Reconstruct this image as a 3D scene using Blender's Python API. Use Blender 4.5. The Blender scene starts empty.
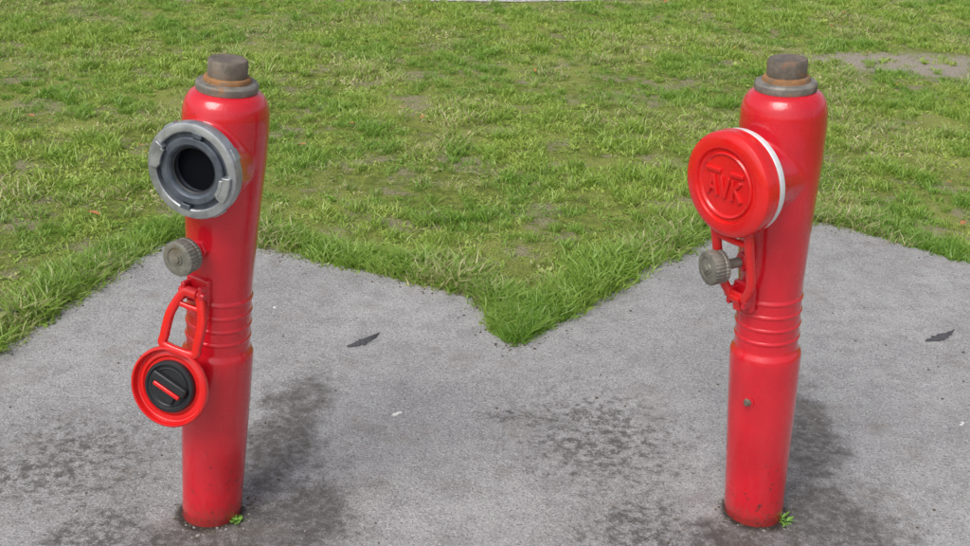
import bpy, bmesh, math, random
import numpy as np
from mathutils import Vector, Matrix, noise
from math import sin, cos, radians, pi
random.seed(7); rng = np.random.default_rng(7)
scene = bpy.context.scene
scene.view_settings.view_transform = 'Standard'
scene.view_settings.look = 'None'
scene.view_settings.exposure = 0

# ---------------------------------------------------------------- node helpers
class T:
    def __init__(s, mat):
        mat.use_nodes = True
        s.t = mat.node_tree; s.n = s.t.nodes; s.l = s.t.links
        s.n.clear()
        s.out = s.n.new('ShaderNodeOutputMaterial')
    def put(s, sock, v):
        if v is None: return
        if isinstance(v, bpy.types.NodeSocket): s.l.new(v, sock)
        else:
            if hasattr(sock.default_value, '__len__') and isinstance(v, tuple) and len(v) == 3 and len(sock.default_value) == 4:
                v = v + (1,)
            sock.default_value = v
    def math(s, op, a, b=None, clamp=False):
        n = s.n.new('ShaderNodeMath'); n.operation = op; n.use_clamp = clamp
        s.put(n.inputs[0], a); s.put(n.inputs[1], b); return n.outputs[0]
    def vmath(s, op, a, b=None):
        n = s.n.new('ShaderNodeVectorMath'); n.operation = op
        s.put(n.inputs[0], a); s.put(n.inputs[1], b)
        return n.outputs['Value'] if op in ('LENGTH', 'DOT_PRODUCT') else n.outputs[0]
    def mix(s, f, a, b, blend='MIX'):
        n = s.n.new('ShaderNodeMix'); n.data_type = 'RGBA'; n.blend_type = blend
        s.put(n.inputs[0], f); s.put(n.inputs[6], a); s.put(n.inputs[7], b); return n.outputs[2]
    def rng(s, v, a, b, c=0.0, d=1.0, smooth=True):
        n = s.n.new('ShaderNodeMapRange'); n.interpolation_type = 'SMOOTHSTEP' if smooth else 'LINEAR'
        s.put(n.inputs[0], v)
        for i, x in enumerate((a, b, c, d)): n.inputs[i+1].default_value = x
        return n.outputs[0]
    def pos(s): return s.n.new('ShaderNodeNewGeometry').outputs['Position']
    def noise(s, vec, scale, detail=4, rough=0.55, color=False, dist=0.0):
        n = s.n.new('ShaderNodeTexNoise'); s.put(n.inputs['Vector'], vec)
        n.inputs['Scale'].default_value = scale; n.inputs['Detail'].default_value = detail
        n.inputs['Roughness'].default_value = rough; n.inputs['Distortion'].default_value = dist
        return n.outputs['Color' if color else 'Fac']
    def vor(s, vec, scale, feature='F1', out='Distance'):
        n = s.n.new('ShaderNodeTexVoronoi'); n.feature = feature; s.put(n.inputs['Vector'], vec)
        n.inputs['Scale'].default_value = scale; return n.outputs[out]
    def attr(s, name, out='Fac', typ='GEOMETRY'):
        n = s.n.new('ShaderNodeAttribute'); n.attribute_type = typ; n.attribute_name = name; return n.outputs[out]
    def bump(s, h, strength=0.3, dist=0.01, normal=None):
        n = s.n.new('ShaderNodeBump'); n.inputs['Strength'].default_value = strength
        n.inputs['Distance'].default_value = dist; s.put(n.inputs['Height'], h)
        if normal is not None: s.l.new(normal, n.inputs['Normal'])
        return n.outputs[0]
    def pbr(s, col, rough=0.5, metal=0.0, normal=None, coat=0.0, spec=0.5, link=True):
        n = s.n.new('ShaderNodeBsdfPrincipled')
        s.put(n.inputs['Base Color'], col); s.put(n.inputs['Roughness'], rough); s.put(n.inputs['Metallic'], metal)
        n.inputs['Coat Weight'].default_value = coat; n.inputs['Coat Roughness'].default_value = 0.08
        n.inputs['Specular IOR Level'].default_value = spec
        if normal is not None: s.l.new(normal, n.inputs['Normal'])
        if link: s.l.new(n.outputs[0], s.out.inputs[0])
        return n.outputs[0]

def newmat(name):
    m = bpy.data.materials.new(name); return m, T(m)

# ---------------------------------------------------------------- materials
def red_paint(name, col=(0.68, 0.010, 0.024), dark=(0.57, 0.008, 0.020), grime=True):
    m, t = newmat(name); p = t.pos()
    big = t.noise(p, 9, 4, 0.6); fine = t.noise(p, 140, 3, 0.6)
    c = t.mix(t.rng(big, 0.35, 0.7), col, dark)
    sc = t.vmath('MULTIPLY', p, (60.0, 60.0, 9.0))
    fade = t.rng(t.noise(sc, 1.0, 4, 0.6), 0.56, 0.80, 0, 0.18)
    c = t.mix(fade, c, (0.68, 0.09, 0.095))
    ch = t.math('MULTIPLY', t.rng(t.noise(p, 75, 3, 0.7), 0.685, 0.72), t.rng(t.noise(p, 7, 2, 0.5), 0.48, 0.6))
    c = t.mix(ch, c, (0.09, 0.02, 0.018))
    z = t.n.new('ShaderNodeSeparateXYZ'); t.l.new(p, z.inputs[0])
    if grime:
        zz = t.math('ADD', z.outputs[2], t.math('MULTIPLY', t.math('SUBTRACT', fine, 0.5), 0.12))
        g = t.rng(zz, 0.0, 0.070, 0.6, 0.0)
        c = t.mix(g, c, (0.13, 0.055, 0.04))
        spots = t.math('MULTIPLY', t.rng(t.noise(p, 55, 4, 0.7), 0.60, 0.66), t.rng(zz, 0.05, 0.26, 0.8, 0.0))
        c = t.mix(spots, c, (0.07, 0.03, 0.025))
    r = t.rng(t.noise(p, 28, 5, 0.65), 0.3, 0.75, 0.15, 0.32)
    h = t.math('ADD', t.noise(p, 220, 2, 0.5), t.math('MULTIPLY', t.noise(p, 40, 3, 0.5), 2.0))
    t.pbr(c, r, 0, t.bump(h, 0.32, 0.0011), coat=0.6)
    return m
RED = red_paint('red_paint')
REDP, t = newmat('red_plastic'); p = t.pos()
c = t.mix(t.rng(t.noise(p, 12, 4), 0.3, 0.7), (0.76, 0.013, 0.013), (0.66, 0.011, 0.013))
c = t.mix(t.rng(t.noise(p, 170, 4, .7), 0.58, 0.75, 0, .25), c, (0.35, 0.05, 0.04))
t.pbr(c, t.rng(t.noise(p, 60, 4), 0.3, 0.7, 0.16, 0.30), 0, t.bump(t.noise(p, 300, 2), 0.12, 0.0006), coat=0.35)

def metal(name, a, b, rough=(0.35, 0.6), met=0.8, rust=None, rustamt=(0.55, 0.7), bumpd=0.0008):
    m, t = newmat(name); p = t.pos()
    c = t.mix(t.rng(t.noise(p, 35, 5, 0.65), 0.3, 0.7), a, b); mm = met
    if rust:
        rf = t.rng(t.noise(p, 24, 5, 0.7), *rustamt)
        c = t.mix(rf, c, rust); mm = t.math('MULTIPLY', t.math('SUBTRACT', 1.0, rf), met)
    t.pbr(c, t.rng(t.noise(p, 90, 4), 0.3, 0.7, *rough), mm, t.bump(t.noise(p, 260, 4, 0.7), 0.5, bumpd))
    return m
ALU = metal('cast_aluminium', (0.50, 0.52, 0.54), (0.30, 0.32, 0.34), (0.35, 0.52), 0.75)
ALUD = metal('dark_aluminium', (0.13, 0.15, 0.18), (0.07, 0.085, 0.11), (0.4, 0.6), 0.4)
ALUW = metal('bright_ring', (0.85, 0.86, 0.87), (0.72, 0.74, 0.76), (0.35, 0.5), 0.1)
KNOB = metal('weathered_knob', (0.32, 0.31, 0.27), (0.17, 0.165, 0.14), (0.45, 0.7), 0.5, (0.17, 0.12, 0.06), (0.55, 0.8))
RUST = metal('rusty_steel', (0.24, 0.20, 0.16), (0.13, 0.11, 0.09), (0.55, 0.8), 0.3, (0.28, 0.13, 0.06), (0.52, 0.74), 0.0014)
RUSTC = metal('orange_rust', (0.40, 0.19, 0.07), (0.22, 0.12, 0.06), (0.7, 0.9), 0.0, (0.20, 0.16, 0.12), (0.50, 0.68), 0.0014)
WASH = metal('worn_washer', (0.32, 0.30, 0.27), (0.17, 0.16, 0.14), (0.55, 0.8), 0.3, (0.32, 0.17, 0.08), (0.54, 0.72), 0.0014)
RUBBER, t = newmat('black_rubber'); t.pbr(t.mix(t.noise(t.pos(), 60), (0.008, 0.009, 0.012), (0.022, 0.024, 0.028)), 0.45)
BORE, t = newmat('bore_painted_shade'); t.pbr(t.mix(t.noise(t.pos(), 40), (0.002, 0.003, 0.005), (0.004, 0.005, 0.009)), 0.6, spec=.1)  # near-black colour stands in for the shade inside a deep bore

# ---------------------------------------------------------------- mesh helpers
def finish(ob, mat, ang=32):
    me = ob.data
    if mat: me.materials.append(mat)
    for pl in me.polygons: pl.use_smooth = True
    me.set_sharp_from_angle(angle=radians(ang))
def add(name, me, parent=None, M=None):
    ob = bpy.data.objects.new(name, me); scene.collection.objects.link(ob)
    if parent: ob.parent = parent
    if M is not None: ob.matrix_local = M
    return ob
def lathe_data(prof, seg=96, ripple=None, vo=0):
    V = []; F = []; rings = []
    for r, z in prof:
        if r <= 1e-6:
            rings.append([len(V)+vo]); V.append((0, 0, z)); continue
        ring = []
        for i in range(seg):
            a = 2*pi*i/seg; rr = r
            if ripple and r > ripple[0]: rr = r + ripple[1]*(1 if (i//2) % 2 else 0)
            ring.append(len(V)+vo); V.append((rr*cos(a), rr*sin(a), z))
        rings.append(ring)
    for A, B in zip(rings, rings[1:]):
        n = max(len(A), len(B))
        if len(A) == 1 and len(B) == 1: continue
        for i in range(n):
            j = (i+1) % n
            if len(A) == 1: F.append((A[0], B[j], B[i]))
            elif len(B) == 1: F.append((A[i], A[j], B[0]))
            else: F.append((A[i], A[j], B[j], B[i]))
    return V, F
def fixn(me):
    bm = bmesh.new(); bm.from_mesh(me); bmesh.ops.recalc_face_normals(bm, faces=bm.faces); bm.to_mesh(me); bm.free()
def lathe(name, prof, mat, parent=None, M=None, seg=96, ripple=None, ang=32):
    V, F = lathe_data(prof, seg, ripple); me = bpy.data.meshes.new(name); me.from_pydata(V, [], F); fixn(me)
    ob = add(name, me, parent, M); finish(ob, mat, ang); return ob
def frame(o, n, up=Vector((0, 0, 1))):
    z = Vector(n).normalized(); x = Vector(up).cross(z).normalized(); y = z.cross(x)
    M = Matrix((x, y, z)).transposed().to_4x4(); M.translation = Vector(o); return M
def bevel(ob, w, seg=3):
    b = ob.modifiers.new('b', 'BEVEL'); b.width = w; b.segments = seg; b.limit_method = 'ANGLE'; b.angle_limit = radians(40); b.harden_normals = False
def box(name, dims, mat, parent, M, bev=0.002):
    x, y, z = [d/2 for d in dims]
    V = [(a*x, b*y, c*z) for c in (-1, 1) for b in (-1, 1) for a in (-1, 1)]
    F = [(0, 2, 3, 1), (4, 5, 7, 6), (0, 1, 5, 4), (2, 6, 7, 3), (0, 4, 6, 2), (1, 3, 7, 5)]
    me = bpy.data.meshes.new(name); me.from_pydata(V, [], F)
    ob = add(name, me, parent, M); finish(ob, mat); bevel(ob, bev); return ob
def arc_block(name, r0, r1, z0, z1, a0, a1, mat, parent, M, n=14, bev=0.0015):
    V = []; F = []
    for i in range(n+1):
        a = radians(a0+(a1-a0)*i/n); c, s = cos(a), sin(a)
        V += [(r0*c, r0*s, z0), (r1*c, r1*s, z0), (r1*c, r1*s, z1), (r0*c, r0*s, z1)]
    for i in range(n):
        b = 4*i
        for k in range(4): F.append((b+k, b+(k+1) % 4, b+4+(k+1) % 4, b+4+k))
    F.append((0, 1, 2, 3)); F.append((4*n+3, 4*n+2, 4*n+1, 4*n))
    me = bpy.data.meshes.new(name); me.from_pydata(V, [], F); fixn(me)
    ob = add(name, me, parent, M); finish(ob, mat); bevel(ob, bev, 2); return ob
def sweep(name, pts, w, th, mat, parent, M, closed=True):
    """flat rounded strap following a 2-D path in local XY"""
    P = [Vector((x, y)) for x, y in pts]; n = len(P); V = []; F = []
    sec = []
    for k in range(12):
        a = 2*pi*k/12; ca, sa = cos(a), sin(a)
        sec.append((math.copysign(abs(ca)**0.55, ca)*w/2, math.copysign(abs(sa)**0.55, sa)*th/2))
    for i in range(n):
        a = P[(i-1) % n] if closed or i > 0 else P[i]; b = P[(i+1) % n] if closed or i < n-1 else P[i]
        d = (b-a).normalized(); nn = Vector((-d.y, d.x))
        for s, z in sec: V.append((P[i].x+nn.x*s, P[i].y+nn.y*s, z))
    m = n if closed else n-1
    for i in range(m):
        j = (i+1) % n
        for k in range(12): F.append((i*12+k, i*12+(k+1) % 12, j*12+(k+1) % 12, j*12+k))
    if not closed:
        F.append(tuple(range(12))); F.append(tuple((n-1)*12+k for k in reversed(range(12))))
    me = bpy.data.meshes.new(name); me.from_pydata(V, [], F); fixn(me)
    ob = add(name, me, parent, M); finish(ob, mat, 50); return ob
def smooth_loop(ctrl, n=14):
    out = []; m = len(ctrl)
    for i in range(m):
        p0, p1, p2, p3 = [Vector(ctrl[(i+k) % m]) for k in (-1, 0, 1, 2)]
        for j in range(n):
            t_ = j/n
            q = 0.5*((2*p1)+(-p0+p2)*t_+(2*p0-5*p1+4*p2-p3)*t_**2+(-p0+3*p1-3*p2+p3)*t_**3)
            out.append((q.x, q.y))
    return out
def hdir(az): return Vector((-sin(radians(az)), -cos(radians(az)), 0))

# ---------------------------------------------------------------- hydrants
def hydrant(loc, top, scale, az, zo, Lneck, opened):
    E = bpy.data.objects.new('fire_hydrant', None); scene.collection.objects.link(E)
    E.empty_display_size = 0.1
    ax = (Vector(top)-Vector(loc)).normalized()
    q = Vector((0, 0, 1)).rotation_difference(ax)
    E.matrix_world = Matrix.LocRotScale(Vector(loc), q, Vector((scale,)*3))
    low = [(0.0, -0.08), (0.0615, -0.08), (0.0615, 0.020), (0.0622, 0.024), (0.0622, 0.034), (0.0618, 0.037), (0.065, 0.15), (0.0685, 0.28),
           (0.0705, 0.385), (0.0702, 0.394), (0.0685, 0.400), (0.0645, 0.405), (0.0630, 0.410)]
    z = 0.410
    for k in range(4):
        low += [(0.0628, z+0.003), (0.0625, z+0.012), (0.0627, z+0.019), (0.0645, z+0.0215), (0.0648, z+0.0235), (0.0645, z+0.0255), (0.0628, z+0.028)]
        z += 0.0285
    low += [(0.0605, 0.530), (0.056, 0.533), (0, 0.533)]
    lathe('lower_pipe', low, RED, E)
    # head: body and outlet neck blended together
    V, F = lathe_data([(0, 0.515), (0.0617, 0.515), (0.0624, 0.53), (0.0635, 0.56), (0.0675, 0.64), (0.0725, 0.72), (0.0780, 0.80), (0.0800, 0.86),
                       (0.0790, 0.892), (0.075, 0.909), (0.067, 0.922), (0.056, 0.929), (0, 0.931)], 96)
    d = hdir(az); M = frame(Vector((0, 0, zo)), d)
    V2, F2 = lathe_data([(0, 0.0), (0.075, 0.0), (0.075, 0.05), (0.0770, Lneck-0.02), (0.0800, Lneck-0.006), (0.0800, Lneck), (0, Lneck)], 96, None, len(V))
    V2 = [tuple(M @ Vector(v)) for v in V2]
    me = bpy.data.meshes.new('head'); me.from_pydata(V+V2, [], F+F2); fixn(me)
    hd = add('head', me, E); me.materials.append(RED)
    rm = hd.modifiers.new('r', 'REMESH'); rm.mode = 'VOXEL'; rm.voxel_size = 0.0026; rm.use_smooth_shade = True
    sm = hd.modifiers.new('s', 'SMOOTH'); sm.factor = 0.6; sm.iterations = 14
    # top washer and spindle nut
    lathe('top_washer', [(0, .924), (.052, .924), (.0545, .927), (.0565, .931), (.0565, .941), (.0540, .9445), (.040, .946), (0, .946)], WASH, E)
    lathe('spindle_collar', [(0, .944), (.043, .944), (.0435, .948), (.0415, .953), (.038, .9545), (0, .955)], RUSTC, E)
    lathe('spindle_nut', [(0, .954), (.0355, .954), (.0362, .958), (.0360, .982), (.0340, .9855), (.029, .987), (.022, .9860), (0, .9855)], RUST, E, seg=64)
    rad = d
    if opened:
        L0 = Lneck-0.002; M = frame(Vector((0, 0, zo))+rad*L0, rad)
        lathe('coupling_ring', [(.060, 0), (.080, 0), (.084, .003), (.0885, .009), (.0895, .028), (.0877, .0315), (.083, .033), (.0735, .033),
                                (.0715, .031), (.0712, .020), (.0600, .020), (.0600, 0)], ALU, E, M)
        lathe('coupling_seat', [(.0711, .0225), (.0625, .0232), (.0622, .0300), (.0600, .0325), (.0500, .0325), (.0465, .030), (.0440, .024), (.0435, .003), (.0450, .001)], ALUD, E, M)
        lathe('waterway_shade_disc', [(.0500, .0035), (.0, .0030)], BORE, E, M)  # shallow closing disc, painted near-black in place of shaded depth
        lathe('seal_lip', [(.0440, .024), (.0405, .022), (.0400, .017), (.0436, .014)], RUBBER, E, M)
        for k, a in enumerate((165, 345)):
            arc_block('claw_%d' % (k+1), .0635, .0810, .020, .0400, a-19, a+19, ALU, E, M)
            arc_block('claw_lip_%d' % (k+1), .0590, .0665, .0335, .0410, a-16, a+14, ALU, E, M, bev=.001)
        for k, a in enumerate((82, 262)):
            arc_block('stop_%d' % (k+1), .0640, .0740, .020, .0345, a-8, a+8, ALUD, E, M)
        for k, a in enumerate((30, 125, 215, 305)):
            arc_block('ring_rib_%d' % (k+1), .0870, .0915, .008, .026, a-7, a+7, ALU, E, M)
        kaz, kz, kr = 25, .634, .130; haz, hz, hr = 25, .550, .084
    else:
        L0 = Lneck-0.002; M = frame(Vector((0, 0, zo))+rad*L0, rad)
        lathe('coupling_ring', [(0, 0), (.080, 0), (.088, .003), (.0960, .005), (.0975, .008), (.0975, .018), (.0955, .020), (0, .020)], ALUW, E, M)
        M = frame(Vector((0, 0, zo))+rad*(L0+.0195), rad)
        lathe('cap', [(0, 0), (.094, 0), (.0985, .002), (.1000, .005), (.0990, .010), (.1000, .015), (.1000, .027), (.0980, .0325), (.0935, .0360), (.086, .0385),
                      (.0740, .0400), (.0710, .0395), (.0675, .0335), (.0640, .0325), (.0618, .0370), (.0600, .0385), (.0580, .0375), (.0560, .0345), (0, .0345)], REDP, E, M)
        # raised lettering
        me = bpy.data.meshes.new('raised_lettering')
        LV = []; LF = []
        def bar(x0, y0, x1, y1, w=.0078):
            x0 *= 1.25; x1 *= 1.25; y0 *= 1.3; y1 *= 1.3
            dv = Vector((x1-x0, y1-y0)); nn = Vector((-dv.y, dv.x)).normalized()*w/2
            b = len(LV)
            for zz, kx in ((.0335, 1.1), (.0395, .8)):
                for px, py, sg in ((x0, y0, 1), (x0, y0, -1), (x1, y1, -1), (x1, y1, 1)): LV.append((px+nn.x*sg*kx, py+nn.y*sg*kx, zz+b*1e-5))
            LF.extend([(b+4, b+5, b+6, b+7), (b, b+1, b+5, b+4), (b+1, b+2, b+6, b+5), (b+2, b+3, b+7, b+6), (b+3, b, b+4, b+7)])
        for seg_ in [(-.037, .020, -.009, .020), (-.032, -.017, -.023, .012), (-.023, .012, -.014, -.017), (-.028, -.007, -.018, -.007),
                     (-.008, .013, .000, -.018), (.000, -.018, .008, .013), (.015, .012, .015, -.018), (.017, -.003, .030, .011), (.018, .001, .031, -.018), (.009, .020, .035, .020)]:
            bar(*seg_)
        me.from_pydata(LV, [], LF); fixn(me); lt = add('raised_lettering', me, E, M); finish(lt, REDP); bevel(lt, .0008, 2)
        kaz, kz, kr = 67, .598, .146; haz, hz, hr = 55, .533, .090
    # valve knob
    kd = hdir(kaz); M = frame(Vector((0, 0, kz))+kd*0.052, kd)
    lathe('knob_boss', [(.019, 0), (.019, .019), (.0175, .022), (.012, .023), (0, .023)], RED, E, M, seg=6, ang=20)
    lathe('knob_stem', [(.0100, .015), (.0100, kr-.052-.030), (0, kr-.052-.030)], KNOB, E, M, seg=32)
    M = frame(Vector((0, 0, kz))+kd*(kr-0.037), kd) @ Matrix.Scale(1.12, 4)
    lathe('knob', [(0, 0), (.016, 0), (.024, .002), (.0285, .005), (.0288, .010), (.0275, .012), (.0275, .0145), (.0290, .016), (.0295, .030), (.0285, .033),
                   (.024, .0345), (.0195, .034), (.019, .0325), (.010, .0325), (.0095, .0345), (0, .0350)], KNOB, E, M, seg=120, ripple=(.0272, .0009), ang=25)
    lathe('knob_screw', [(.0062, .033), (.0062, .0372), (.005, .038), (0, .038)], KNOB, E, M, seg=6, ang=20)
    # hinge lug on body
    h = hdir(haz); hp = Vector((0, 0, hz))+h*hr; side = Vector((0, 0, 1)).cross(h)
    for k, sg in enumerate((-1, 1)):
        M = frame(Vector((0, 0, hz))+h*(hr-.012)+side*sg*.0195, h)
        box('hinge_ear_%d' % (k+1), (.0100, .036, .036), RED, E, M, .0035)
    M = frame(Vector((0, 0, hz-.002))+h*(hr-.020), h); box('hinge_pad', (.052, .056, .014), RED, E, M, .004)
    M = frame(hp-side*.029, side, h); lathe('hinge_pin', [(0, 0), (.0060, 0), (.0065, .002), (.0065, .056), (.006, .058), (0, .058)], RED, E, M, seg=24)
    lathe('hinge_barrel', [(0, .0162), (.0105, .0162), (.0105, .0418), (0, .0418)], REDP, E, M, seg=32)
    # strap from hinge to cap
    if opened:
        cp = Vector((0, 0, .360))+hdir(32)*.126
        dv = (hp-cp).normalized(); n0 = Vector((-.242, -.970, .34)); n = (n0-dv*n0.dot(dv)).normalized()
        M = frame(cp, n, dv)   # local Y towards hinge
        D = (hp-cp).length; R = .080
        lathe('cap', [(0, -.030), (.055, -.030), (.062, -.028), (.070, -.020), (.0745, -.008), (.0795, -.004), (R+.001, 0), (R+.0005, .005), (R-.002, .008), (.0755, .0085),
                      (.0735, .006), (.0715, -.004), (.0690, -.005), (.0640, -.003), (.060, -.003), (.0570, -.006), (.050, -.006), (0, -.006)], REDP, E, M)
        lathe('cap_gasket', [(.0515, -.007), (.0515, .004), (.0490, .0070), (.0450, .0075), (.0430, .005), (.0400, .0045), (.0385, .007), (.0370, .0075), (.0350, .006), (0, .005)], RUBBER, E, M)
        Mr = M @ Matrix.Rotation(radians(-14), 4, 'Z')
        box('cap_grip', (.078, .019, .014), RUBBER, E, Mr @ Matrix.Translation((0, .010, .010)), .004)
        box('cap_grip_foot', (.030, .026, .010), RUBBER, E, Mr @ Matrix.Translation((.008, -.014, .008)), .003)
        box('cap_latch', (.060, .0085, .008), REDP, E, Mr @ Matrix.Translation((.002, -.003, .0145)), .0025)
        pb = R-.004; pt = D-.002
        ctrl = [(-.013, pt), (.013, pt), (.0215, pt-.012), (.0290, pt-.032), (.0345, pt-.055), (.0350, pb+.022), (.0300, pb+.001), (-.0300, pb+.001), (-.0350, pb+.022), (-.0345, pt-.055), (-.0290, pt-.032), (-.0215, pt-.012)]
        sweep('cap_strap', smooth_loop(ctrl), .0170, .015, REDP, E, M)
        sweep('strap_bridge', [(-.024, pt-.026), (0, pt-.027), (.024, pt-.026)], .010, .010, REDP, E, M, False)
    else:
        cb = Vector((0, 0, zo-.096))+rad*(L0+.030)
        dv = (hp-cb); D = dv.length; dv.normalize(); n = (rad-dv*rad.dot(dv)).normalized()
        M = frame(cb, n, -dv)  # local Y towards cap
        ctrl = [(-.015, -D+.004), (.015, -D+.004), (.024, -D+.012), (.033, -D+.028), (.0400, -D+.052), (.0415, -.030), (.0415, -.006), (.033, .008), (-.033, .008), (-.0415, -.006), (-.0415, -.030), (-.0400, -D+.052), (-.033, -D+.028), (-.024, -D+.012)]
        sweep('cap_strap', smooth_loop(ctrl), .0175, .015, REDP, E, M)
        sweep('strap_bridge', [(-.036, -.018), (0, -.020), (.036, -.018)], .012, .011, REDP, E, M, False)
        box('strap_tongue', (.018, .036, .010), REDP, E, M @ Matrix.Translation((0, -D-.010, .001)), .003)
        s = hdir(35); M = frame(Vector((0, 0, .305))+s*.067, s)
        lathe('stub_screw', [(0, 0), (.0085, 0), (.0085, .006), (.0065, .0075), (.0045, .008), (.0045, .013), (0, .0135)], RUST, E, M, seg=6, ang=20)
        lathe('stub_plate', [(0, 0), (.0135, 0), (.013, .004), (0, .0045)], RED, E, M, seg=24)
    return E
H1 = hydrant((-.5535, 2.113, 0), (-.4805, 2.113, .981), 1.0, 17, .805, .088, True)
H2 = hydrant((.618, 2.217, 0), (.5426, 2.217, 1.0133), 1.03, 52, .776, .094, False)

# ---------------------------------------------------------------- ground
PAD = [(-2.3, -2.5), (-1.95, 0.6), (-1.62, 1.75), (-1.40, 2.40), (-1.264, 2.775), (-1.193, 3.026), (-1.128, 3.277), (-1.032, 3.541), (-.90, 3.62), (-.766, 3.578), (-.521, 3.455),
       (-.259, 3.350), (-.030, 3.265), (.020, 3.16), (.050, 3.02), (.085, 2.960), (.15, 3.03), (.255, 3.167), (.494, 3.508), (.786, 3.852), (1.00, 4.02), (1.226, 4.027), (1.427, 3.858), (1.618, 3.711),
       (2.15, 3.30), (2.6, 2.4), (2.8, 0.5), (2.9, -2.5)]
def refine(P, step=0.02, amp=0.018):
    out = []
    for i in range(len(P)):
        a = Vector(P[i]); b = Vector(P[(i+1) % len(P)]); L = (b-a).length; n = max(1, int(L/step))
        nn = Vector((-(b-a).y, (b-a).x)).normalized()
        for k in range(n):
            q = a+(b-a)*k/n
            w = noise.noise(Vector((q.x*7, q.y*7, 3)))*amp+noise.noise(Vector((q.x*35, q.y*35, 9)))*amp*0.5
            q = q+nn*w; out.append((q.x, q.y))
    return out
PP = refine(PAD)
me = bpy.data.meshes.new('pavement')
nP = len(PP)
me.from_pydata([(x, y, .006) for x, y in PP]+[(x, y, -.03) for x, y in PP], [], [tuple(range(nP))]+[(i, i+nP, (i+1) % nP+nP, (i+1) % nP) for i in range(nP)])
fixn(me)
PAVE, t = newmat('worn_concrete'); p = t.pos()
base = t.mix(t.rng(t.noise(p, 2.2, 4, 0.6), 0.3, 0.7), (0.315, 0.311, 0.310), (0.420, 0.414, 0.411))
base = t.mix(t.rng(t.noise(p, 14, 5, 0.7), 0.40, 0.68, 0, 0.6), base, (0.235, 0.230, 0.227))
gr = t.noise(p, 230, 2, 0.8)
base = t.mix(t.rng(gr, 0.53, 0.66, 0, 0.8), base, (0.62, 0.61, 0.60))
base = t.mix(t.rng(t.noise(p, 150, 3, 0.8), 0.54, 0.64, 0, 0.85), base, (0.12, 0.115, 0.112))
pit = t.rng(t.noise(p, 80, 4, 0.8), 0.62, 0.67)
base = t.mix(t.math('MULTIPLY', pit, 0.75), base, (0.07, 0.066, 0.062))
wn = t.noise(p, 9, 6, 0.78); wn2 = t.noise(p, 45, 4, 0.75)
def blot(cx, cy, rx, ry, edge=0.5, w=wn, amp=2.4):
    q = t.vmath('MULTIPLY', t.vmath('SUBTRACT', p, (cx, cy, 0.006)), (1/rx, 1/ry, 0.0))
    d = t.vmath('LENGTH', q)
    d = t.math('ADD', d, t.math('MULTIPLY', t.math('SUBTRACT', w, 0.5), amp))
    return t.rng(d, 1.0-edge, 1.0+edge, 1.0, 0.0)
def orr(*a):
    r = a[0]
    for b in a[1:]: r = t.math('MAXIMUM', r, b)
    return r
dark_patch = orr(blot(-.455, 2.42, .080, .28, .5, wn, 3.6), blot(-.385, 2.08, .12, .20, .5, wn, 3.6), blot(-.54, 2.00, .13, .08, .4),
           blot(.79, 2.55, .095, .30, .5, wn, 3.6), blot(.79, 2.17, .13, .20, .5, wn, 3.6), blot(.60, 2.10, .13, .08, .4))  # dark brown-grey blots beside and in front of each pipe base
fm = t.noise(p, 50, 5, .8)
dark_patch = t.math('MULTIPLY', dark_patch, t.rng(fm, .36, .58, .50, 1.0))
base = t.mix(t.math('MULTIPLY', dark_patch, 0.86), base, (0.080, 0.070, 0.061))
weath = orr(blot(-.90, 2.27, .17, .16, .6, wn2, 3.8), blot(-1.05, 2.20, .12, .10, .6, wn2, 3.5), blot(-.76, 2.00, .10, .09, .5, wn, 3.0), blot(.30, 2.48, .17, .19, .6, wn2, 3.8), blot(.13, 2.56, .12, .04, .5, wn2, 3.5),
            blot(.35, 2.12, .13, .12, .4, wn, 3.0), blot(.42, 2.00, .2, .09, .4, wn, 3.0))
wm = t.math('MULTIPLY', weath, t.rng(fm, 0.42, 0.60, 0.10, 1.0))
base = t.mix(t.math('MULTIPLY', wm, 0.85), base, (0.080, 0.074, 0.067))
# soil-filled joint round each pipe
gap = orr(blot(-.555, 2.108, .071, .071, .12, wn, .5), blot(.617, 2.212, .072, .072, .12, wn, .5))
base = t.mix(t.math('MULTIPLY', gap, .9), base, (0.028, 0.022, 0.017))
# brownish soil wash
base = t.mix(t.rng(t.noise(p, 5.5, 5, 0.75), 0.53, 0.70, 0, 0.4), base, (0.245, 0.215, 0.180))
hgt = t.math('ADD', gr, t.math('MULTIPLY', t.noise(p, 60, 3, 0.6), 1.2))
rgh = t.rng(dark_patch, 0, 1, 0.88, 0.62)
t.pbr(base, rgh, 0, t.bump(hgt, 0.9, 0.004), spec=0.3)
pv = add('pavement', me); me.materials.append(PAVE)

gm, t = newmat('lawn_soil'); p = t.pos()
n1 = t.noise(p, 1.3, 3, 0.6); n2 = t.noise(p, 22, 4, 0.75); n3 = t.noise(p, 130, 3, 0.8)
c = t.mix(t.rng(n2, 0.38, 0.62), (0.16, 0.21, 0.040), (0.34, 0.40, 0.080))
c = t.mix(t.rng(n1, 0.45, 0.62, 0, 0.7), c, (0.44, 0.48, 0.13))
c = t.mix(t.rng(t.noise(p, 3.5, 6, 0.8), 0.50, 0.60, 0, 0.85), c, (0.44, 0.38, 0.26))
c = t.mix(t.rng(n3, 0.50, 0.60, 0, 0.75), c, (0.09, 0.10, 0.035))
q = t.vmath('MULTIPLY', t.vmath('SUBTRACT', p, (2.42, 6.55, 0)), (1/.75, 1/.28, 0.0))
bm_ = t.rng(t.math('ADD', t.vmath('LENGTH', q), t.math('MULTIPLY', t.math('SUBTRACT', n2, .5), 2.)), .6, 1.3, 1, 0)
c = t.mix(bm_, c, t.mix(t.rng(n3, .4, .6), (0.62, 0.56, 0.48), (0.30, 0.24, 0.19)))
t.pbr(c, 0.95, 0, t.bump(n3, 1.0, 0.015), spec=0.2)
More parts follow.
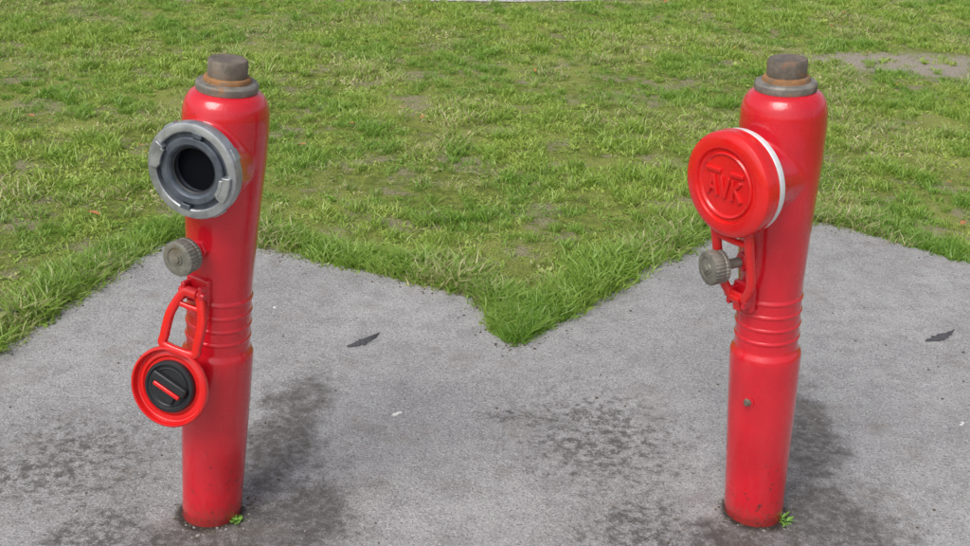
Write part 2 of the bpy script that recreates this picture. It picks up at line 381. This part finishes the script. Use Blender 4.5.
me = bpy.data.meshes.new('grass_ground'); me.from_pydata([(-400, -400, 0), (400, -400, 0), (400, 400, 0), (-400, 400, 0)], [], [(0, 1, 2, 3)])
add('ground', me); me.materials.append(gm)

# gravel path beyond the lawn
def pathy(x):
    x = np.asarray(x, float)
    return np.where(x < .1, 7.60+.2*(x+.375), 7.695+.35*(x-.1))
gp, t = newmat('pale_gravel'); p = t.pos()
c = t.mix(t.rng(t.vor(p, 55, out='Color'), .2, .8), (0.34, 0.32, 0.30), (0.66, 0.64, 0.62))
t.pbr(c, 0.95, 0, t.bump(t.vor(p, 55), .8, .01))
xs = [-30, -10, -3, -1, .1, 1, 3, 10, 30]
V = []; F = []
for i, xx in enumerate(xs):
    yy = float(pathy(xx)); V += [(xx, yy, .004), (xx, yy+1.6, .004)]
    if i: F.append((2*i-2, 2*i, 2*i+1, 2*i-1))
me = bpy.data.meshes.new('gravel_path'); me.from_pydata(V, [], F)
add('gravel_path', me); me.materials.append(gp)

# ---------------------------------------------------------------- grass
GR, t = newmat('grass_blades')
tc = t.attr('tuftcol', 'Color', 'INSTANCER'); dryf = t.attr('dry', 'Fac', 'INSTANCER')
br = t.attr('bl'); tip = t.attr('tip')
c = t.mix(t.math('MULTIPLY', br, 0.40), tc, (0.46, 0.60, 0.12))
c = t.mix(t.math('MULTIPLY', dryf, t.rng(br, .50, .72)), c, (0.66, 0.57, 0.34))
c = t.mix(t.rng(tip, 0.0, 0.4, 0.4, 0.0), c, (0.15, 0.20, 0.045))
s1 = t.n.new('ShaderNodeBsdfDiffuse'); t.l.new(c, s1.inputs[0])
tr = t.n.new('ShaderNodeBsdfTranslucent'); t.l.new(c, tr.inputs[0])
gl = t.n.new('ShaderNodeBsdfGlossy'); gl.inputs['Roughness'].default_value = .45; gl.inputs[0].default_value = (.9, .95, .9, 1)
mx = t.n.new('ShaderNodeMixShader'); mx.inputs[0].default_value = 0.35
t.l.new(s1.outputs[0], mx.inputs[1]); t.l.new(tr.outputs[0], mx.inputs[2])
m2 = t.n.new('ShaderNodeMixShader'); m2.inputs[0].default_value = 0.045
t.l.new(mx.outputs[0], m2.inputs[1]); t.l.new(gl.outputs[0], m2.inputs[2]); t.l.new(m2.outputs[0], t.out.inputs[0])

def blades_mesh(name, n, rad, h0, h1, w, lean, mat=GR, broad=False):
    V = []; F = []; bl = []; tp = []
    for _ in range(n):
        a = random.uniform(0, 2*pi); r = rad*math.sqrt(random.random()); x, y = r*cos(a), r*sin(a)
        h = random.uniform(h0, h1); yaw = random.uniform(0, 2*pi); ld = random.uniform(0, 2*pi)
        ln = lean*random.uniform(.3, 1.3)*h; ww = w*random.uniform(.7, 1.3); b = len(V); rb = random.random()
        dx, dy = cos(yaw)*ww/2, sin(yaw)*ww/2; lx, ly = cos(ld), sin(ld)
        prof = ((0, .8), (.55, 1.0), (1, 0)) if not broad else ((0, .3), (.35, .9), (.7, 1.0), (1, 0))
        for s, k in prof:
            off = ln*s**1.7; z = h*s*(1-.25*lean*s*s*.8)
            if k > 0:
                V.append((x+lx*off-dx*k, y+ly*off-dy*k, z)); V.append((x+lx*off+dx*k, y+ly*off+dy*k, z)); bl += [rb, rb]; tp += [s, s]
            else: V.append((x+lx*off, y+ly*off, z)); bl.append(rb); tp.append(s)
        m_ = len(prof)-1
        for k in range(m_-1): F.append((b+2*k, b+2*k+1, b+2*k+3, b+2*k+2))
        F.append((b+2*m_-2, b+2*m_-1, b+2*m_))
    me = bpy.data.meshes.new(name); me.from_pydata(V, [], F)
    A = me.attributes.new('bl', 'FLOAT', 'POINT'); A.data.foreach_set('value', bl)
    A = me.attributes.new('tip', 'FLOAT', 'POINT'); A.data.foreach_set('value', tp)
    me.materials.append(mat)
    for f in me.polygons: f.use_smooth = True
    return bpy.data.objects.new(name, me)
src = bpy.data.collections.new('grass_tuft_sources')
specs = [(34, .042, .008, .026, .0032, 1.2), (34, .044, .006, .022, .0030, 1.5), (30, .036, .012, .034, .0032, 1.1), (34, .046, .005, .018, .0038, 1.6),
         (40, .024, .02, .058, .0036, .9), (36, .028, .025, .068, .0038, 1.0)]
for i, s in enumerate(specs): src.objects.link(blades_mesh('tuft_%d' % i, *s))
src.objects.link(blades_mesh('tuft_6', 26, .038, .005, .014, .0085, 1.5, broad=True))
src.objects.link(blades_mesh('tuft_7', 14, .012, .012, .034, .0095, 1.3, broad=True))

def inside(x, y, poly):
    P = np.array(poly); r = np.zeros(len(x), bool); j = len(P)-1
    for i in range(len(P)):
        xi, yi = P[i]; xj, yj = P[j]
        c_ = ((yi > y) != (yj > y)) & (x < (xj-xi)*(y-yi)/(yj-yi+1e-12)+xi); r ^= c_; j = i
    return r
def edged(x, y, poly):
    P = np.array(poly); d = np.full(len(x), 1e9)
    for i in range(len(P)):
        a = P[i]; b = P[(i+1) % len(P)]; ab = b-a; L = ab@ab
        tt = np.clip(((x-a[0])*ab[0]+(y-a[1])*ab[1])/L, 0, 1)
        d = np.minimum(d, np.hypot(x-a[0]-tt*ab[0], y-a[1]-tt*ab[1]))
    return d
def nz(x, y, s, o=0.0): return np.array([noise.fractal(Vector((a*s, b*s, o)), 1.0, 2.0, 4) for a, b in zip(x, y)])
NT = 80000
x = rng.uniform(-5.2, 5.6, NT); y = rng.uniform(1.6, 10.2, NT)
ok = (np.abs(x) < .47*y+.75) & ~((y < 2.5) & (np.abs(x) > 2.9))
x = x[ok]; y = y[ok]
ins = inside(x, y, PP); de = edged(x, y, PAD); sd = np.where(ins, -de, de)
ok = sd > -.012; x = x[ok]; y = y[ok]; sd = sd[ok]
n2 = nz(x, y, 4.0, 5.); n3 = nz(x, y, 9., 9.)
gy = pathy(x); onpath = (y > gy-.05) & (y < gy+1.65)
bare = ((x-2.42)/.75)**2+((y-6.55)/.28)**2+n2*1.2 < 1.0
prob = np.clip(.66+1.0*n2+.7*n3, .22, 1.0); prob[onpath] *= .05; prob[bare] *= .12
prob = np.where(sd < .12, 1.0, prob)
ok = rng.random(len(x)) < prob
x, y, sd = [v[ok] for v in (x, y, sd)]
# an extra fringe of tufts hugging the pavement edge
ex = []; ey = []
for _ in range(2600):
    i = random.randrange(3, 24); a = Vector(PAD[i]); b = Vector(PAD[i+1]); q = a.lerp(b, random.random()); nn = Vector((-(b-a).y, (b-a).x)).normalized()
    q = q+nn*random.uniform(-.0, .13); ex.append(q.x); ey.append(q.y)
ex = np.array(ex); ey = np.array(ey); k_ = ~inside(ex, ey, PP); ex = ex[k_]; ey = ey[k_]
x = np.concatenate([x, ex]); y = np.concatenate([y, ey]); sd = np.concatenate([sd, np.full(len(ex), .05)])
N = len(x)
n1 = nz(x, y, 1.1); n2 = nz(x, y, 4.0, 5.); n3 = nz(x, y, 9., 9.); n4 = nz(x, y, 2.0, 21.); n5 = nz(x, y, 5., 33.)
idx = rng.integers(0, 4, N); u = rng.random(N)
tall = ((n3 > .20) & (u < .42)) | ((sd < .10) & (u < .40)) | (u < .02)
idx = np.where(tall, rng.integers(4, 6, N), idx)
wd = (n2 < -.08) & (u > .50); idx = np.where(wd, 6, idx); idx = np.where((u > .985), 7, idx)
scl = (.80+.35*rng.random(N))*(1+.35*n1)*(1+.35*n2)
scl = np.where(sd < .08, scl*1.1, scl); scl = np.clip(scl, .5, 1.6)
def sst(v, a, b): q = np.clip((v-a)/(b-a), 0, 1); return (q*q*(3-2*q))[:, None]
def lp(A, B, f): return A*(1-f)+np.array(B)*f
col = lp(np.tile(np.array((.20, .40, .036)), (N, 1)), (.40, .54, .080), sst(n1, -.30, .30))
col = lp(col, (.56, .65, .14), sst(n5, -.05, .45)*.85)
col = lp(col, (.14, .32, .028), rng.random(N)[:, None]*.45)
col = lp(col, (.12, .33, .028), sst(-sd, -.30, .0)*.35)
col = lp(col, (.15, .34, .03), np.where(tall, .35, 0)[:, None])
dryv = (.07+.80*sst(n4, -.02, .38)[:, 0])
def scatter(name, pts, rot, scl, idx, col, dryv, coll):
    me = bpy.data.meshes.new(name); me.vertices.add(len(pts)); me.vertices.foreach_set('co', np.asarray(pts, np.float32).ravel())
    def at(nm, ty, key, v):
        A = me.attributes.new(nm, ty, 'POINT'); A.data.foreach_set(key, v)
    at('rot', 'FLOAT_VECTOR', 'vector', np.asarray(rot, np.float32).ravel()); at('tuftcol', 'FLOAT_VECTOR', 'vector', np.asarray(col, np.float32).ravel())
    at('scl', 'FLOAT', 'value', np.asarray(scl, np.float32)); at('dry', 'FLOAT', 'value', np.asarray(dryv, np.float32)); at('idx', 'INT', 'value', np.asarray(idx, np.int32))
    ob = add(name, me)
    g = bpy.data.node_groups.new(name+'_nodes', 'GeometryNodeTree')
    g.interface.new_socket('Geometry', in_out='INPUT', socket_type='NodeSocketGeometry'); g.interface.new_socket('Geometry', in_out='OUTPUT', socket_type='NodeSocketGeometry')
    gi = g.nodes.new('NodeGroupInput'); go = g.nodes.new('NodeGroupOutput')
    ci = g.nodes.new('GeometryNodeCollectionInfo'); ci.inputs[0].default_value = coll; ci.inputs['Separate Children'].default_value = True; ci.inputs['Reset Children'].default_value = True
    ip = g.nodes.new('GeometryNodeInstanceOnPoints')
    def na(nm, dt):
        n = g.nodes.new('GeometryNodeInputNamedAttribute'); n.data_type = dt; n.inputs[0].default_value = nm
        return n.outputs[0]
    g.links.new(gi.outputs[0], ip.inputs['Points']); g.links.new(ci.outputs[0], ip.inputs['Instance'])
    ip.inputs['Pick Instance'].default_value = True
    g.links.new(na('idx', 'INT'), ip.inputs['Instance Index']); g.links.new(na('rot', 'FLOAT_VECTOR'), ip.inputs['Rotation']); g.links.new(na('scl', 'FLOAT'), ip.inputs['Scale'])
    g.links.new(ip.outputs[0], go.inputs[0])
    md = ob.modifiers.new('scatter', 'NODES'); md.node_group = g
    return ob
rot = np.stack([rng.normal(0, .12, N), rng.normal(0, .12, N), rng.uniform(0, 2*pi, N)], 1)
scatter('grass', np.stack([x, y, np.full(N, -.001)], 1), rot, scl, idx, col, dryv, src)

# ---------------------------------------------------------------- small things
def blob_mass(name, pts, mats, smin, smax, flat=.6):
    V = []; F = []; mi = []
    for (px, py, pz) in pts:
        s = random.uniform(smin, smax); b = len(V); bm = bmesh.new(); bmesh.ops.create_icosphere(bm, subdivisions=1, radius=1)
        R = Matrix.Rotation(random.uniform(0, 6.3), 3, 'Z')
        sx, sy, sz = s*random.uniform(.7, 1.3), s*random.uniform(.7, 1.3), s*flat*random.uniform(.7, 1.2)
        for v in bm.verts:
            c_ = v.co*random.uniform(.8, 1.15); c_ = R @ Vector((c_.x*sx, c_.y*sy, c_.z*sz)); V.append((px+c_.x, py+c_.y, pz+c_.z+sz*.5))
        m_ = random.randrange(len(mats))
        for f in bm.faces: F.append(tuple(b+v.index for v in f.verts)); mi.append(m_)
        bm.free()
    me = bpy.data.meshes.new(name); me.from_pydata(V, [], F)
    for m in mats: me.materials.append(m)
    me.polygons.foreach_set('material_index', mi); return add(name, me)
def simple(name, a, b, rough=.9, sc=60):
    m, t = newmat(name); t.pbr(t.mix(t.noise(t.pos(), sc), a, b), rough); return m
ST1 = simple('grit_light', (.40, .38, .35), (.25, .24, .22)); ST2 = simple('grit_soil', (.14, .11, .08), (.07, .055, .04))
pts = []
while len(pts) < 750:
    i = random.randrange(len(PAD)-4)+2; a = Vector(PAD[i]); b = Vector(PAD[(i+1) % len(PAD)]); q = a.lerp(b, random.random())+Vector((random.gauss(0, .035), random.gauss(-.03, .04)))
    if q.y > 1.2: pts.append((q.x, q.y, .006))
for _ in range(220): pts.append((random.gauss(1.19, .12), random.gauss(4.03, .07), .005))
for _ in range(200):
    pts.append((random.uniform(-1.3, 1.6), random.uniform(1.6, 3.4), .006))
for hx, hy in ((-.5535, 2.113), (.618, 2.217)):
    for _ in range(110):
        a = random.uniform(0, 2*pi); r = .066+abs(random.gauss(0, .015)); pts.append((hx+r*cos(a), hy+r*sin(a), .005))
blob_mass('gravel', pts, [ST1, ST2, ST2], .0012, .0042)
W = simple('pale_chip', (.75, .75, .73), (.6, .6, .58))
blob_mass('pale_debris', [(-.202, 2.541, .006), (-.195, 2.548, .006), (-.19, 2.552, .006), (1.227, 2.646, .006), (1.22, 2.635, .006), (-.60, 3.1, .006)], [W], .003, .008, .5)

def feather(loc, ang, L, w, col):
    V = []; F = []; n = 40
    for i in range(n+1):
        s = i/n; ww = w*(sin(pi*min(1, s*1.05)**.8)*.9+.05)*random.uniform(.45, 1.2); cy = .25*L*(s-.5)**2
        z = .004+.006*sin(pi*s)
        V += [(L*(s-.5)-random.uniform(0, .008), cy-ww/2, .0015), (L*(s-.5), cy, z), (L*(s-.5)+.004, cy+ww/2*random.uniform(.5, 1.1), .0025)]
    for i in range(n):
        b = 3*i; F += [(b, b+1, b+4, b+3), (b+1, b+2, b+5, b+4)]
    me = bpy.data.meshes.new('feather'); me.from_pydata(V, [], F); me.materials.append(col)
    ob = add('feather', me); ob.location = loc; ob.rotation_euler = (0, 0, ang); return ob
FE = simple('dark_feather', (.035, .035, .042), (.12, .12, .13), .8, 200)
feather((-.316, 2.923, .007), radians(48), .12, .034, FE)
feather((1.336, 3.137, .007), radians(36), .14, .036, FE)
# black scrap in the grass at the left
SC = simple('black_plastic', (.012, .014, .02), (.03, .035, .045), .4)
M = Matrix.Translation((-1.315, 2.925, .035)) @ Matrix.Rotation(radians(12), 4, 'Z')
sweep('plastic_scrap', [(-.06, -.01), (-.03, .0), (0, .004), (.03, .002), (.045, -.004)], .022, .012, SC, None, M, False)
# weeds at the hydrant feet
WD = simple('weed_leaf', (.14, .30, .04), (.22, .42, .07), .5)
for k, (wx, wy) in enumerate(((-.492, 2.080), (.680, 2.180))):
    ob = blades_mesh('weed', 20, .013, .006, .018, .0075, 1.5, WD, True); scene.collection.objects.link(ob); ob.location = (wx, wy, .006)
# fallen leaves
LM = simple('autumn_leaf', (.50, .14, .04), (.42, .24, .10), .7, 20)
V = []; F = []
for _ in range(75):
    px = random.uniform(-3.5, 3.8); py = random.uniform(3.6, 8.0)
    if inside(np.array([px]), np.array([py]), PP)[0]: continue
    s = random.uniform(.008, .019); a = random.uniform(0, 6.3); b = len(V); tl = random.uniform(-.4, .4)
    for rx, ry, rz in ((-1.3, 0, 0), (-.5, .6, .2), (.5, .5, .25), (1.3, 0, 0), (.5, -.5, .2), (-.5, -.6, .3), (0, 0, 0)):
        V.append((px+s*(rx*cos(a)-ry*sin(a)), py+s*(rx*sin(a)+ry*cos(a)), .022+s*rz+s*rx*tl))
    F += [(b+6, b+i, b+(i+1) % 6) for i in range(6)]
me = bpy.data.meshes.new('fallen_leaves'); me.from_pydata(V, [], F); me.materials.append(LM); add('fallen_leaves', me)

# ---------------------------------------------------------------- light and camera
w = bpy.data.worlds.new('World'); scene.world = w; w.use_nodes = True
nt = w.node_tree; bg = nt.nodes['Background']; sk = nt.nodes.new('ShaderNodeTexSky'); sk.sky_type = 'NISHITA'; sk.sun_disc = False
EL, AZ = radians(52), radians(215)   # azimuth clockwise from +Y
sk.sun_elevation = EL; sk.sun_rotation = AZ; sk.dust_density = 4.0; sk.air_density = 1.0; sk.ozone_density = 1.0
hs = nt.nodes.new('ShaderNodeHueSaturation'); hs.inputs['Saturation'].default_value = .45   # overcast: cloud greys the sky
nt.links.new(sk.outputs[0], hs.inputs['Color']); nt.links.new(hs.outputs[0], bg.inputs[0]); bg.inputs[1].default_value = 0.15
sd_ = Vector((sin(AZ)*cos(EL), cos(AZ)*cos(EL), sin(EL)))
L = bpy.data.lights.new('sun', 'SUN'); L.energy = 1.5; L.angle = radians(35); L.color = (1, .97, .93)
lo = bpy.data.objects.new('sun', L); scene.collection.objects.link(lo); lo.rotation_euler = sd_.to_track_quat('Z', 'Y').to_euler()
cam = bpy.data.cameras.new('camera'); co = bpy.data.objects.new('camera', cam); scene.collection.objects.link(co); scene.camera = co
cam.sensor_width = 36; cam.lens = 1200/970*36; cam.clip_end = 2000; cam.clip_start = .05
P_ = radians(24); r_ = radians(3); R = Vector((1, 0, 0)); U = Vector((0, sin(P_), cos(P_))); Fw = Vector((0, cos(P_), -sin(P_)))
R2 = R*cos(r_)+U*sin(r_); U2 = -R*sin(r_)+U*cos(r_)
Mc = Matrix((R2, U2, -Fw)).transposed().to_4x4(); Mc.translation = (0, 0, 1.53); co.matrix_world = Mc
